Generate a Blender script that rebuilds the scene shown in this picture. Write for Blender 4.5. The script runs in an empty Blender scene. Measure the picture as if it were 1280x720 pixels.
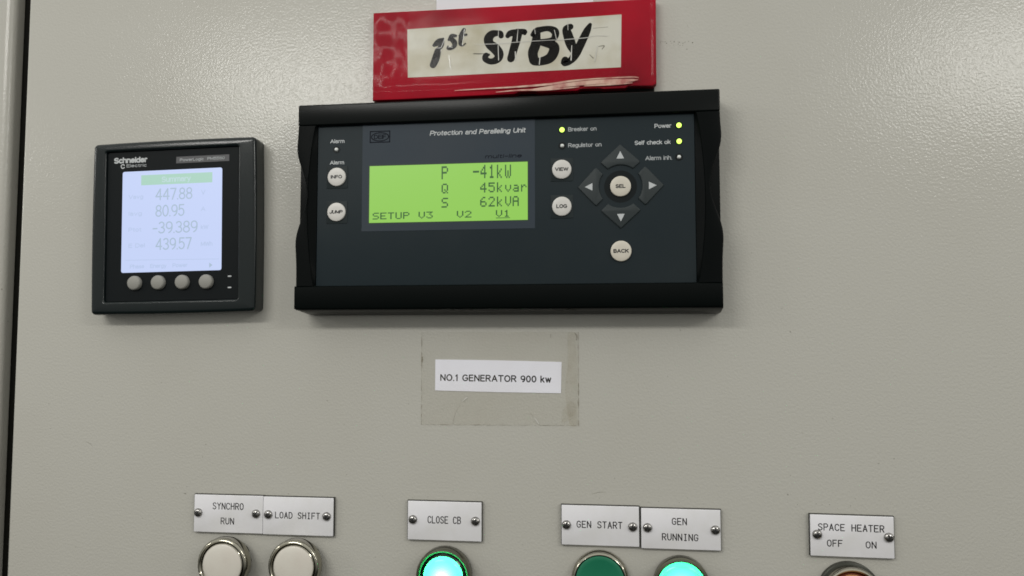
import bpy, bmesh, math, random
from mathutils import Matrix, Vector
from mathutils import noise as mnoise

# ------------------------------------------------------------------ camera, world, lamps, exposure
S = bpy.context.scene
COL = S.collection
MM = 0.001                                    # everything below is measured in millimetres on the panel

def V3(x, h, z):                              # x right, h out of the panel, z up (mm) -> metres
    return Vector((x * MM, -h * MM, z * MM))

cam = bpy.data.cameras.new('camera')
cam.sensor_width = 36.0
cam.lens = 28.125
cam.clip_start = 0.02
cam.clip_end = 50.0
cam_ob = bpy.data.objects.new('camera', cam)
COL.objects.link(cam_ob)
R_ = Vector((0.991718230, 0.128431601, -0.000525850))
U_ = Vector((0.00897722, -0.06523441, 0.99782959))
F_ = Vector((-0.12811855, 0.98957051, 0.06584711))
m = Matrix((R_, U_, -F_)).transposed().to_4x4()
m.translation = Vector((0.0597989, -0.4390997, -0.0370648))
cam_ob.matrix_world = m
S.camera = cam_ob

world = bpy.data.worlds.new('World')
S.world = world
world.use_nodes = True
wn = world.node_tree.nodes
wl = world.node_tree.links
wn.clear()
w_out = wn.new('ShaderNodeOutputWorld')
w_bg = wn.new('ShaderNodeBackground')
w_tc = wn.new('ShaderNodeTexCoord')
w_sep = wn.new('ShaderNodeSeparateXYZ')
w_mr = wn.new('ShaderNodeMapRange')
w_cr = wn.new('ShaderNodeValToRGB')
w_mr.inputs['From Min'].default_value = -1.0
w_mr.inputs['From Max'].default_value = 1.0
w_cr.color_ramp.elements[0].position = 0.30   # dark deck
w_cr.color_ramp.elements[0].color = (0.045, 0.046, 0.04, 1)
w_cr.color_ramp.elements[1].position = 0.80   # pale ceiling
w_cr.color_ramp.elements[1].color = (1.0, 1.0, 0.95, 1)
e = w_cr.color_ramp.elements.new(0.5)
e.color = (0.50, 0.50, 0.475, 1)
wl.new(w_tc.outputs['Generated'], w_sep.inputs[0])
wl.new(w_sep.outputs['Z'], w_mr.inputs['Value'])
wl.new(w_mr.outputs[0], w_cr.inputs[0])
wl.new(w_cr.outputs[0], w_bg.inputs['Color'])
w_bg.inputs['Strength'].default_value = 0.86
wl.new(w_bg.outputs[0], w_out.inputs['Surface'])

def tube_lamp(x, y, z, power):
    l = bpy.data.lights.new('tube_lamp', 'AREA')
    l.shape = 'RECTANGLE'
    l.size = 0.55
    l.size_y = 0.09
    l.energy = power
    l.color = (1.0, 0.985, 0.94)
    o = bpy.data.objects.new('tube_lamp', l)
    o.location = (x, y, z)
    o.rotation_euler.x = math.atan2(0.6, 0.8)  # fitted at a slant, washing the board
    COL.objects.link(o)

# the row of fluorescent tubes that lights the switchboard, hung in front of it above the camera
for lx, lp in ((-1.75, 3.3), (-0.45, 3.3), (0.86, 3.05), (2.15, 3.3)):
    tube_lamp(lx, -0.86, 0.455, lp)

S.view_settings.view_transform = 'Standard'
S.view_settings.look = 'None'
S.view_settings.gamma = 1.0
S.view_settings.exposure = 0.12
S.cycles.filter_width = 1.7
S.cycles.max_bounces = 8
S.cycles.transparent_max_bounces = 8

# ------------------------------------------------------------------ materials
def mat(name, color, rough=0.5, metal=0.0, spec=0.5, emit=None, estr=0.0, coat=0.0, bump=None, mottle=None):
    """bump = (scale, strength, distance); mottle = (scale, second colour, amount)"""
    M = bpy.data.materials.new(name)
    M.use_nodes = True
    nt = M.node_tree
    b = nt.nodes['Principled BSDF']
    b.inputs['Base Color'].default_value = (*color, 1)
    b.inputs['Roughness'].default_value = rough
    b.inputs['Metallic'].default_value = metal
    b.inputs['Specular IOR Level'].default_value = spec
    b.inputs['Coat Weight'].default_value = coat
    b.inputs['Coat Roughness'].default_value = 0.12
    if emit:
        b.inputs['Emission Color'].default_value = (*emit, 1)
        b.inputs['Emission Strength'].default_value = estr
    tc = nt.nodes.new('ShaderNodeTexCoord')
    if mottle:
        n = nt.nodes.new('ShaderNodeTexNoise')
        n.inputs['Scale'].default_value = mottle[0]
        n.inputs['Detail'].default_value = 5
        nt.links.new(tc.outputs['Object'], n.inputs['Vector'])
        r = nt.nodes.new('ShaderNodeMapRange')
        r.inputs['From Min'].default_value = 0.42
        r.inputs['From Max'].default_value = 0.72
        r.inputs['To Max'].default_value = mottle[2]
        nt.links.new(n.outputs[0], r.inputs['Value'])
        x = nt.nodes.new('ShaderNodeMix')
        x.data_type = 'RGBA'
        x.inputs['A'].default_value = (*color, 1)
        x.inputs['B'].default_value = (*mottle[1], 1)
        nt.links.new(r.outputs[0], x.inputs['Factor'])
        nt.links.new(x.outputs['Result'], b.inputs['Base Color'])
    if bump:
        n = nt.nodes.new('ShaderNodeTexNoise')
        n.inputs['Scale'].default_value = bump[0]
        n.inputs['Detail'].default_value = 2
        nt.links.new(tc.outputs['Object'], n.inputs['Vector'])
        bp = nt.nodes.new('ShaderNodeBump')
        bp.inputs['Strength'].default_value = bump[1]
        bp.inputs['Distance'].default_value = bump[2]
        nt.links.new(n.outputs[0], bp.inputs['Height'])
        nt.links.new(bp.outputs[0], b.inputs['Normal'])
    return M

def clear_film(name, tint, fac, rough, bump=None, noise=None, gloss=0.05):
    """thin plastic: transparent with a little diffuse body and a glossy face"""
    M = bpy.data.materials.new(name)
    M.use_nodes = True
    nt = M.node_tree
    nt.nodes.clear()
    out = nt.nodes.new('ShaderNodeOutputMaterial')
    tr = nt.nodes.new('ShaderNodeBsdfTransparent')
    df = nt.nodes.new('ShaderNodeBsdfDiffuse')
    gl = nt.nodes.new('ShaderNodeBsdfGlossy')
    m1 = nt.nodes.new('ShaderNodeMixShader')
    m2 = nt.nodes.new('ShaderNodeMixShader')
    df.inputs['Color'].default_value = (*tint, 1)
    gl.inputs['Roughness'].default_value = rough
    m1.inputs[0].default_value = fac
    tc = nt.nodes.new('ShaderNodeTexCoord')
    if noise:
        n = nt.nodes.new('ShaderNodeTexNoise')
        n.inputs['Scale'].default_value = noise
        n.inputs['Detail'].default_value = 4
        nt.links.new(tc.outputs['Object'], n.inputs['Vector'])
        r = nt.nodes.new('ShaderNodeMapRange')
        r.inputs['From Min'].default_value = 0.35
        r.inputs['From Max'].default_value = 0.7
        r.inputs['To Min'].default_value = fac * 0.35
        r.inputs['To Max'].default_value = min(1.0, fac * 1.5)
        nt.links.new(n.outputs[0], r.inputs['Value'])
        nt.links.new(r.outputs[0], m1.inputs[0])
    if bump:
        n = nt.nodes.new('ShaderNodeTexNoise')
        n.inputs['Scale'].default_value = bump[0]
        nt.links.new(tc.outputs['Object'], n.inputs['Vector'])
        bb = nt.nodes.new('ShaderNodeBump')
        bb.inputs['Strength'].default_value = bump[1]
        bb.inputs['Distance'].default_value = bump[2]
        nt.links.new(n.outputs[0], bb.inputs['Height'])
        nt.links.new(bb.outputs[0], gl.inputs['Normal'])
    nt.links.new(tr.outputs[0], m1.inputs[1])
    nt.links.new(df.outputs[0], m1.inputs[2])
    m2.inputs[0].default_value = gloss
    nt.links.new(m1.outputs[0], m2.inputs[1])
    nt.links.new(gl.outputs[0], m2.inputs[2])
    nt.links.new(m2.outputs[0], out.inputs['Surface'])
    return M

def lit_lens(name, color, fac=0.12):
    """a translucent coloured cap: the lamp behind it shows through"""
    M = bpy.data.materials.new(name)
    M.use_nodes = True
    nt = M.node_tree
    nt.nodes.clear()
    out = nt.nodes.new('ShaderNodeOutputMaterial')
    t = nt.nodes.new('ShaderNodeBsdfTranslucent')
    d = nt.nodes.new('ShaderNodeBsdfDiffuse')
    g = nt.nodes.new('ShaderNodeBsdfGlossy')
    m1 = nt.nodes.new('ShaderNodeMixShader')
    m2 = nt.nodes.new('ShaderNodeMixShader')
    t.inputs['Color'].default_value = (*color, 1)
    d.inputs['Color'].default_value = (color[0] * 0.4, color[1] * 0.4, color[2] * 0.4, 1)
    g.inputs['Roughness'].default_value = 0.2
    m1.inputs[0].default_value = 0.35
    m2.inputs[0].default_value = 0.04
    nt.links.new(t.outputs[0], m1.inputs[1])
    nt.links.new(d.outputs[0], m1.inputs[2])
    nt.links.new(m1.outputs[0], m2.inputs[1])
    nt.links.new(g.outputs[0], m2.inputs[2])
    nt.links.new(m2.outputs[0], out.inputs['Surface'])
    return M

def glow(name, color, strength):
    M = bpy.data.materials.new(name)
    M.use_nodes = True
    b = M.node_tree.nodes['Principled BSDF']
    b.inputs['Base Color'].default_value = (0.02, 0.02, 0.02, 1)
    b.inputs['Roughness'].default_value = 0.35
    b.inputs['Emission Color'].default_value = (*color, 1)
    b.inputs['Emission Strength'].default_value = strength
    return M

def cabinet_paint():
    """sprayed orange-peel paint: grey beige, glossy, faintly soiled"""
    M = mat('cabinet_paint', (0.47, 0.455, 0.40), rough=0.20, spec=0.36)
    nt = M.node_tree
    b = nt.nodes['Principled BSDF']
    tc = nt.nodes['Texture Coordinate']
    def noise(scale, detail, rough=0.5):
        n = nt.nodes.new('ShaderNodeTexNoise')
        n.inputs['Scale'].default_value = scale
        n.inputs['Detail'].default_value = detail
        n.inputs['Roughness'].default_value = rough
        nt.links.new(tc.outputs['Object'], n.inputs['Vector'])
        return n
    peel = noise(740, 1.0)
    fine = noise(1100, 1.0)
    mx = nt.nodes.new('ShaderNodeMath')
    mx.operation = 'MULTIPLY_ADD'
    mx.inputs[1].default_value = 0.25
    nt.links.new(fine.outputs[0], mx.inputs[0])
    nt.links.new(peel.outputs[0], mx.inputs[2])
    bm_ = nt.nodes.new('ShaderNodeBump')
    bm_.inputs['Strength'].default_value = 0.33
    bm_.inputs['Distance'].default_value = 0.00042
    nt.links.new(mx.outputs[0], bm_.inputs['Height'])
    nt.links.new(bm_.outputs[0], b.inputs['Normal'])
    soil = noise(9, 5, 0.6)
    r = nt.nodes.new('ShaderNodeMapRange')
    r.inputs['From Min'].default_value = 0.45
    r.inputs['From Max'].default_value = 0.80
    r.inputs['To Max'].default_value = 0.35
    nt.links.new(soil.outputs[0], r.inputs['Value'])
    x = nt.nodes.new('ShaderNodeMix')
    x.data_type = 'RGBA'
    x.inputs['A'].default_value = (0.475, 0.464, 0.42, 1)
    x.inputs['B'].default_value = (0.415, 0.395, 0.345, 1)
    nt.links.new(r.outputs[0], x.inputs['Factor'])
    speck = noise(260, 1, 0.4)
    r2 = nt.nodes.new('ShaderNodeMapRange')
    r2.inputs['From Min'].default_value = 0.80
    r2.inputs['From Max'].default_value = 0.84
    r2.inputs['To Max'].default_value = 0.6
    nt.links.new(speck.outputs[0], r2.inputs['Value'])
    x2 = nt.nodes.new('ShaderNodeMix')
    x2.data_type = 'RGBA'
    x2.inputs['B'].default_value = (0.12, 0.11, 0.08, 1)
    nt.links.new(r2.outputs[0], x2.inputs['Factor'])
    nt.links.new(x.outputs['Result'], x2.inputs['A'])
    nt.links.new(x2.outputs['Result'], b.inputs['Base Color'])
    return M

PAINT = cabinet_paint()
M_GAP_SHADE = mat('gap_shade_black', (0.005, 0.005, 0.0035), 0.7, spec=0.1)  # flat black that paints the shade in narrow gaps
M_BAR = mat('black_moulding', (0.0018, 0.0030, 0.0028), 0.24, spec=0.12)
M_GRIP = mat('side_moulding', (0.0016, 0.0026, 0.0026), 0.42, spec=0.06, bump=(2500, 0.15, 0.0002))
M_PLATE = mat('slate_membrane', (0.0130, 0.0210, 0.0255), 0.50, spec=0.15, mottle=(16, (0.021, 0.028, 0.031), 0.7))
M_WINDOW = mat('blue_grey_membrane', (0.034, 0.046, 0.060), 0.45, spec=0.15, mottle=(20, (0.044, 0.054, 0.064), 0.7))
M_PRINT = mat('pale_print', (0.50, 0.52, 0.53), 0.6)
M_PRINT_DIM = mat('dim_print', (0.36, 0.38, 0.39), 0.6)
M_PRINT_DARK = mat('dark_print', (0.006, 0.008, 0.014), 0.6, spec=0.1)
M_KEY = mat('key_rubber', (0.026, 0.034, 0.036), 0.5, spec=0.3)
M_SURROUND = mat('key_surround', (0.019, 0.026, 0.028), 0.5, spec=0.15)
M_BUTTON = mat('ivory_button', (0.62, 0.60, 0.57), 0.4)
M_BUTTON_WARM = mat('warm_button', (0.60, 0.56, 0.48), 0.4)
M_INK = mat('black_ink', (0.010, 0.010, 0.010), 0.45)
M_LCD = glow('green_backlit_screen', (0.225, 0.50, 0.058), 1.0)
M_LCD_RIM = mat('screen_rim', (0.010, 0.035, 0.010), 0.5)
M_LCD_DOT = glow('dark_screen_dots', (0.012, 0.085, 0.006), 1.0)
M_LED_ON = glow('lit_indicator', (0.62, 1.0, 0.13), 1.9)
M_LED_OFF = mat('unlit_indicator', (0.75, 0.77, 0.75), 0.15, coat=0.5)
M_LED_CUP = mat('indicator_cup', (0.006, 0.009, 0.010), 0.4, spec=0.15)
M_HOUSING = mat('meter_plastic', (0.0045, 0.0085, 0.009), 0.18, spec=0.40, bump=(2500, 0.12, 0.0002))
M_FACE = mat('meter_face', (0.0055, 0.0075, 0.0085), 0.45, spec=0.1)
M_SCREEN = glow('white_backlit_screen', (0.50, 0.585, 0.85), 0.97)
M_SCREEN_INK = glow('faint_screen_digits', (0.345, 0.445, 0.565), 1.0)
M_SCREEN_DIM = glow('faint_screen_captions', (0.41, 0.50, 0.71), 1.0)
M_SCREEN_BAR = glow('green_screen_bar', (0.34, 0.56, 0.46), 1.0)
M_SCREEN_TITLE = glow('pale_screen_title', (0.44, 0.60, 0.62), 1.0)
M_BADGE = mat('grey_badge', (0.075, 0.075, 0.080), 0.5)
M_METER_KEY = mat('grey_rubber_key', (0.27, 0.265, 0.24), 0.55)
M_RED = mat('red_card', (0.36, 0.005, 0.018), 0.5, spec=0.08, mottle=(24, (0.21, 0.004, 0.012), 1.0))
M_STRIP = mat('aged_paper', (0.62, 0.605, 0.53), 0.5, spec=0.15, mottle=(38, (0.44, 0.40, 0.28), 1.0))
M_STBY = mat('marker_black', (0.004, 0.004, 0.003), 0.4, spec=0.08)
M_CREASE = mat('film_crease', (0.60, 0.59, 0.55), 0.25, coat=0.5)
M_SPECK = mat('dirt_speck', (0.13, 0.12, 0.085), 0.7, spec=0.2)
M_SCUFF = mat('grey_scuff', (0.20, 0.19, 0.15), 0.6)
M_FOLD_SHEEN = mat('fold_sheen', (0.62, 0.40, 0.31), 0.3, coat=0.3, mottle=(160, (0.36, 0.05, 0.05), 1.0))  # film colour with the light caught on the fold painted in
M_PAPER = mat('white_paper', (0.72, 0.72, 0.76), 0.6)
M_LABEL = mat('label_paper', (0.86, 0.86, 0.94), 0.6)
M_LABEL_INK = mat('printer_ink', (0.012, 0.012, 0.016), 0.6, spec=0.2)
M_PLATE_WHITE = mat('white_laminate', (0.77, 0.76, 0.79), 0.4, mottle=(60, (0.68, 0.67, 0.65), 0.7))
M_PLATE_CORE = mat('laminate_core', (0.03, 0.03, 0.025), 0.6)
M_ENGRAVE = mat('engraved_black', (0.008, 0.007, 0.007), 0.6, spec=0.2)
M_SCREW = mat('nickel_screw', (0.32, 0.31, 0.30), 0.13, metal=1.0)
M_RECESS = mat('screw_recess', (0.012, 0.012, 0.012), 0.5)
M_CHROME = mat('chrome_bezel', (0.33, 0.315, 0.26), 0.13, metal=1.0)
M_CHROME_DULL = mat('worn_chrome', (0.15, 0.148, 0.11), 0.24, metal=1.0)
M_COLLAR = mat('dark_collar', (0.035, 0.036, 0.028), 0.35, metal=0.3, spec=0.3)
M_LENS_WHITE = mat('white_lens', (0.64, 0.61, 0.545), 0.35, coat=0.2, mottle=(60, (0.58, 0.53, 0.47), 0.7))
M_LENS_GREEN = mat('green_button', (0.010, 0.165, 0.085), 0.35, coat=0.3)
M_LENS_GREEN_LIT = lit_lens('lit_green_lens', (0.045, 0.80, 0.25))
M_SKIRT = mat('green_lens_skirt', (0.001, 0.018, 0.008), 0.25, coat=0.1)
M_LENS_AMBER = mat('amber_lens', (0.14, 0.030, 0.010), 0.3, spec=0.3)
M_KNOB = mat('amber_handle', (0.68, 0.36, 0.16), 0.35, coat=0.2)
M_TAPE = clear_film('clear_tape', (0.50, 0.44, 0.29), 0.035, 0.3, noise=22, gloss=0.010)
M_STAIN = clear_film('glue_stain', (0.42, 0.34, 0.16), 0.07, 0.4, noise=90, gloss=0.005)
M_TAPE_EDGE = clear_film('tape_edge', (0.20, 0.17, 0.10), 0.38, 0.4, noise=120, gloss=0.01)
M_SLEEVE = clear_film('plastic_sleeve', (0.75, 0.5, 0.5), 0.002, 0.11, gloss=0.004)

# ------------------------------------------------------------------ builders (shapes in mm)
ORG = {}

def thing(name, at, label, category, group=None):
    o = bpy.data.objects.new(name, None)
    o.empty_display_size = 0.01
    o.location = V3(*at)
    COL.objects.link(o)
    ORG[o] = Vector(at)
    o['label'] = label
    o['category'] = category
    if group:
        o['group'] = group
    return o

def tag(o, label, category, group=None):
    o['label'] = label
    o['category'] = category
    if group:
        o['group'] = group
    return o

def mesh_of(name, bm, material, smooth=40.0):
    bmesh.ops.recalc_face_normals(bm, faces=bm.faces[:])
    me = bpy.data.meshes.new(name)
    for v in bm.verts:
        v.co = V3(v.co.x, v.co.y, v.co.z)
    bmesh.ops.reverse_faces(bm, faces=bm.faces[:])
    bm.to_mesh(me)
    bm.free()
    me.materials.append(material)
    if smooth:
        me.polygons.foreach_set('use_smooth', [True] * len(me.polygons))
        me.set_sharp_from_angle(angle=math.radians(smooth))
    return me

def put(name, me, parent=None, at=(0, 0, 0)):
    o = bpy.data.objects.new(name, me)
    COL.objects.link(o)
    ORG[o] = Vector(at)
    if parent:
        o.parent = parent
        d = ORG[o] - ORG[parent]
        o.location = V3(*d)
    else:
        o.location = V3(*at)
    return o

def part(name, bm, material, parent=None, at=None, smooth=40.0):
    """bm is drawn in panel coordinates; its origin goes to `at` (or the parent's)"""
    if at is None:
        at = tuple(ORG[parent]) if parent else (0, 0, 0)
    for v in bm.verts:
        v.co -= Vector(at)
    return put(name, mesh_of(name, bm, material, smooth), parent, at)

def offset_poly(pts, d):
    """inset a counter-clockwise outline (x, z) by d"""
    n = len(pts)
    out = []
    for i in range(n):
        p0, p1, p2 = pts[i - 1], pts[i], pts[(i + 1) % n]
        a = Vector((p1[0] - p0[0], p1[1] - p0[1]))
        b = Vector((p2[0] - p1[0], p2[1] - p1[1]))
        a.normalize()
        b.normalize()
        na, nb = Vector((-a.y, a.x)), Vector((-b.y, b.x))
        mi = na + nb
        if mi.length < 1e-6:
            mi = na
        mi.normalize()
        k = d / max(0.35, mi.dot(na))
        out.append((p1[0] + mi.x * k, p1[1] + mi.y * k))
    return out

def prism(bm, outline, h0, h1, bev=0.0, steps=3, front=True, back=True):
    """outline counter-clockwise seen from the front; rounded front edge"""
    loops = [(outline, h0)]
    if bev > 0:
        for k in range(steps + 1):
            a = math.pi / 2 * k / steps
            loops.append((offset_poly(outline, bev * (1 - math.cos(a))), h1 - bev + bev * math.sin(a)))
    else:
        loops.append((outline, h1))
    rings = [[bm.verts.new((x, h, z)) for x, z in pts] for pts, h in loops]
    n = len(outline)
    for r0, r1 in zip(rings, rings[1:]):
        for i in range(n):
            j = (i + 1) % n
            bm.faces.new((r0[i], r0[j], r1[j], r1[i]))
    if front:
        bm.faces.new(rings[-1])
    if back:
        bm.faces.new(list(reversed(rings[0])))
    return rings

def rrect(x0, x1, z0, z1, r=0.0, n=5):
    if r <= 0:
        return [(x0, z0), (x1, z0), (x1, z1), (x0, z1)]
    out = []
    for cx, cz, a0 in ((x1 - r, z0 + r, -90), (x1 - r, z1 - r, 0), (x0 + r, z1 - r, 90), (x0 + r, z0 + r, 180)):
        for k in range(n + 1):
            a = math.radians(a0 + 90 * k / n)
            out.append((cx + r * math.cos(a), cz + r * math.sin(a)))
    return out

def disc_outline(cx, cz, r, n=40):
    return [(cx + r * math.cos(2 * math.pi * k / n), cz + r * math.sin(2 * math.pi * k / n)) for k in range(n)]

def slab(outline, h0, h1, bev=0.0, **k):
    bm = bmesh.new()
    prism(bm, outline, h0, h1, bev, **k)
    return bm

def lathe(profile, cx=0.0, cz=0.0, n=56, close=False):
    """profile of (radius, h) from the back outwards; a radius of 0 closes it"""
    bm = bmesh.new()
    rings = []
    for r, h in profile:
        if r < 1e-6:
            rings.append([bm.verts.new((cx, h, cz))])
        else:
            rings.append([bm.verts.new((cx + r * math.cos(2 * math.pi * k / n), h, cz + r * math.sin(2 * math.pi * k / n))) for k in range(n)])
    seq = list(zip(rings, rings[1:]))
    if close:
        seq.append((rings[-1], rings[0]))
    for a, b in seq:
        for k in range(n):
            j = (k + 1) % n
            if len(a) == 1 and len(b) == 1:
                continue
            if len(a) == 1:
                bm.faces.new((a[0], b[j], b[k]))
            elif len(b) == 1:
                bm.faces.new((a[k], a[j], b[0]))
            else:
                bm.faces.new((a[k], a[j], b[j], b[k]))
    return bm

def smooth_line(pts, n=6):
    if len(pts) < 3:
        return [tuple(p) for p in pts]
    out = []
    for i in range(len(pts) - 1):
        p0 = pts[max(0, i - 1)]
        p1, p2 = pts[i], pts[i + 1]
        p3 = pts[min(len(pts) - 1, i + 2)]
        for k in range(n):
            t = k / n
            out.append(tuple(0.5 * ((2 * b) + (c - a) * t + (2 * a - 5 * b + 4 * c - d) * t * t + (3 * b - a - 3 * c + d) * t ** 3)
                             for a, b, c, d in zip(p0, p1, p2, p3)))
    out.append(tuple(pts[-1]))
    return out

def stroke(bm, pts, h, smooth=True, rscale=1.0):
    """one brush stroke: (x, z, radius) along a line, round ends"""
    P = smooth_line(pts) if smooth else [tuple(p) for p in pts]
    n = len(P)
    L, Rr, tang = [], [], []
    for i in range(n):
        a, b = P[max(0, i - 1)], P[min(n - 1, i + 1)]
        t = Vector((b[0] - a[0], b[1] - a[1]))
        if t.length < 1e-9:
            t = Vector((1, 0))
        t.normalize()
        tang.append(t)
        r = max(0.02, P[i][2] * rscale)
        L.append(bm.verts.new((P[i][0] - t.y * r, h, P[i][1] + t.x * r)))
        Rr.append(bm.verts.new((P[i][0] + t.y * r, h, P[i][1] - t.x * r)))
    for i in range(n - 1):
        bm.faces.new((L[i], Rr[i], Rr[i + 1], L[i + 1]))
    for end, i, sgn in ((0, 0, -1), (1, n - 1, 1)):
        t = tang[i] * sgn
        nrm = Vector((-t.y, t.x))
        r = max(0.02, P[i][2] * rscale)
        first, last = (L[i], Rr[i]) if sgn > 0 else (Rr[i], L[i])
        arc = [first]
        for k in range(1, 6):
            a = math.pi * k / 6
            d = nrm * math.cos(a) + t * math.sin(a)
            arc.append(bm.verts.new((P[i][0] + d.x * r, h, P[i][1] + d.y * r)))
        arc.append(last)
        try:
            bm.faces.new(list(reversed(arc)))
        except ValueError:
            pass

def strokes(lines, h, smooth=True, rscale=1.0, step=0.012):
    bm = bmesh.new()
    k = 0
    for pl in lines:
        if smooth:
            runs = [pl]
        else:                                 # lift the pen at sharp corners, so that no stroke thins there
            runs, run = [], [pl[0]]
            for i in range(1, len(pl)):
                run.append(pl[i])
                if i < len(pl) - 1:
                    a = Vector((pl[i][0] - pl[i - 1][0], pl[i][1] - pl[i - 1][1]))
                    b = Vector((pl[i + 1][0] - pl[i][0], pl[i + 1][1] - pl[i][1]))
                    if a.length > 1e-6 and b.length > 1e-6 and a.angle(b) > 0.95:
                        runs.append(run)
                        run = [pl[i]]
            runs.append(run)
        for r in runs:
            stroke(bm, r, h + k * step, smooth, rscale)
            k += 1
    return bm

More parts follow.
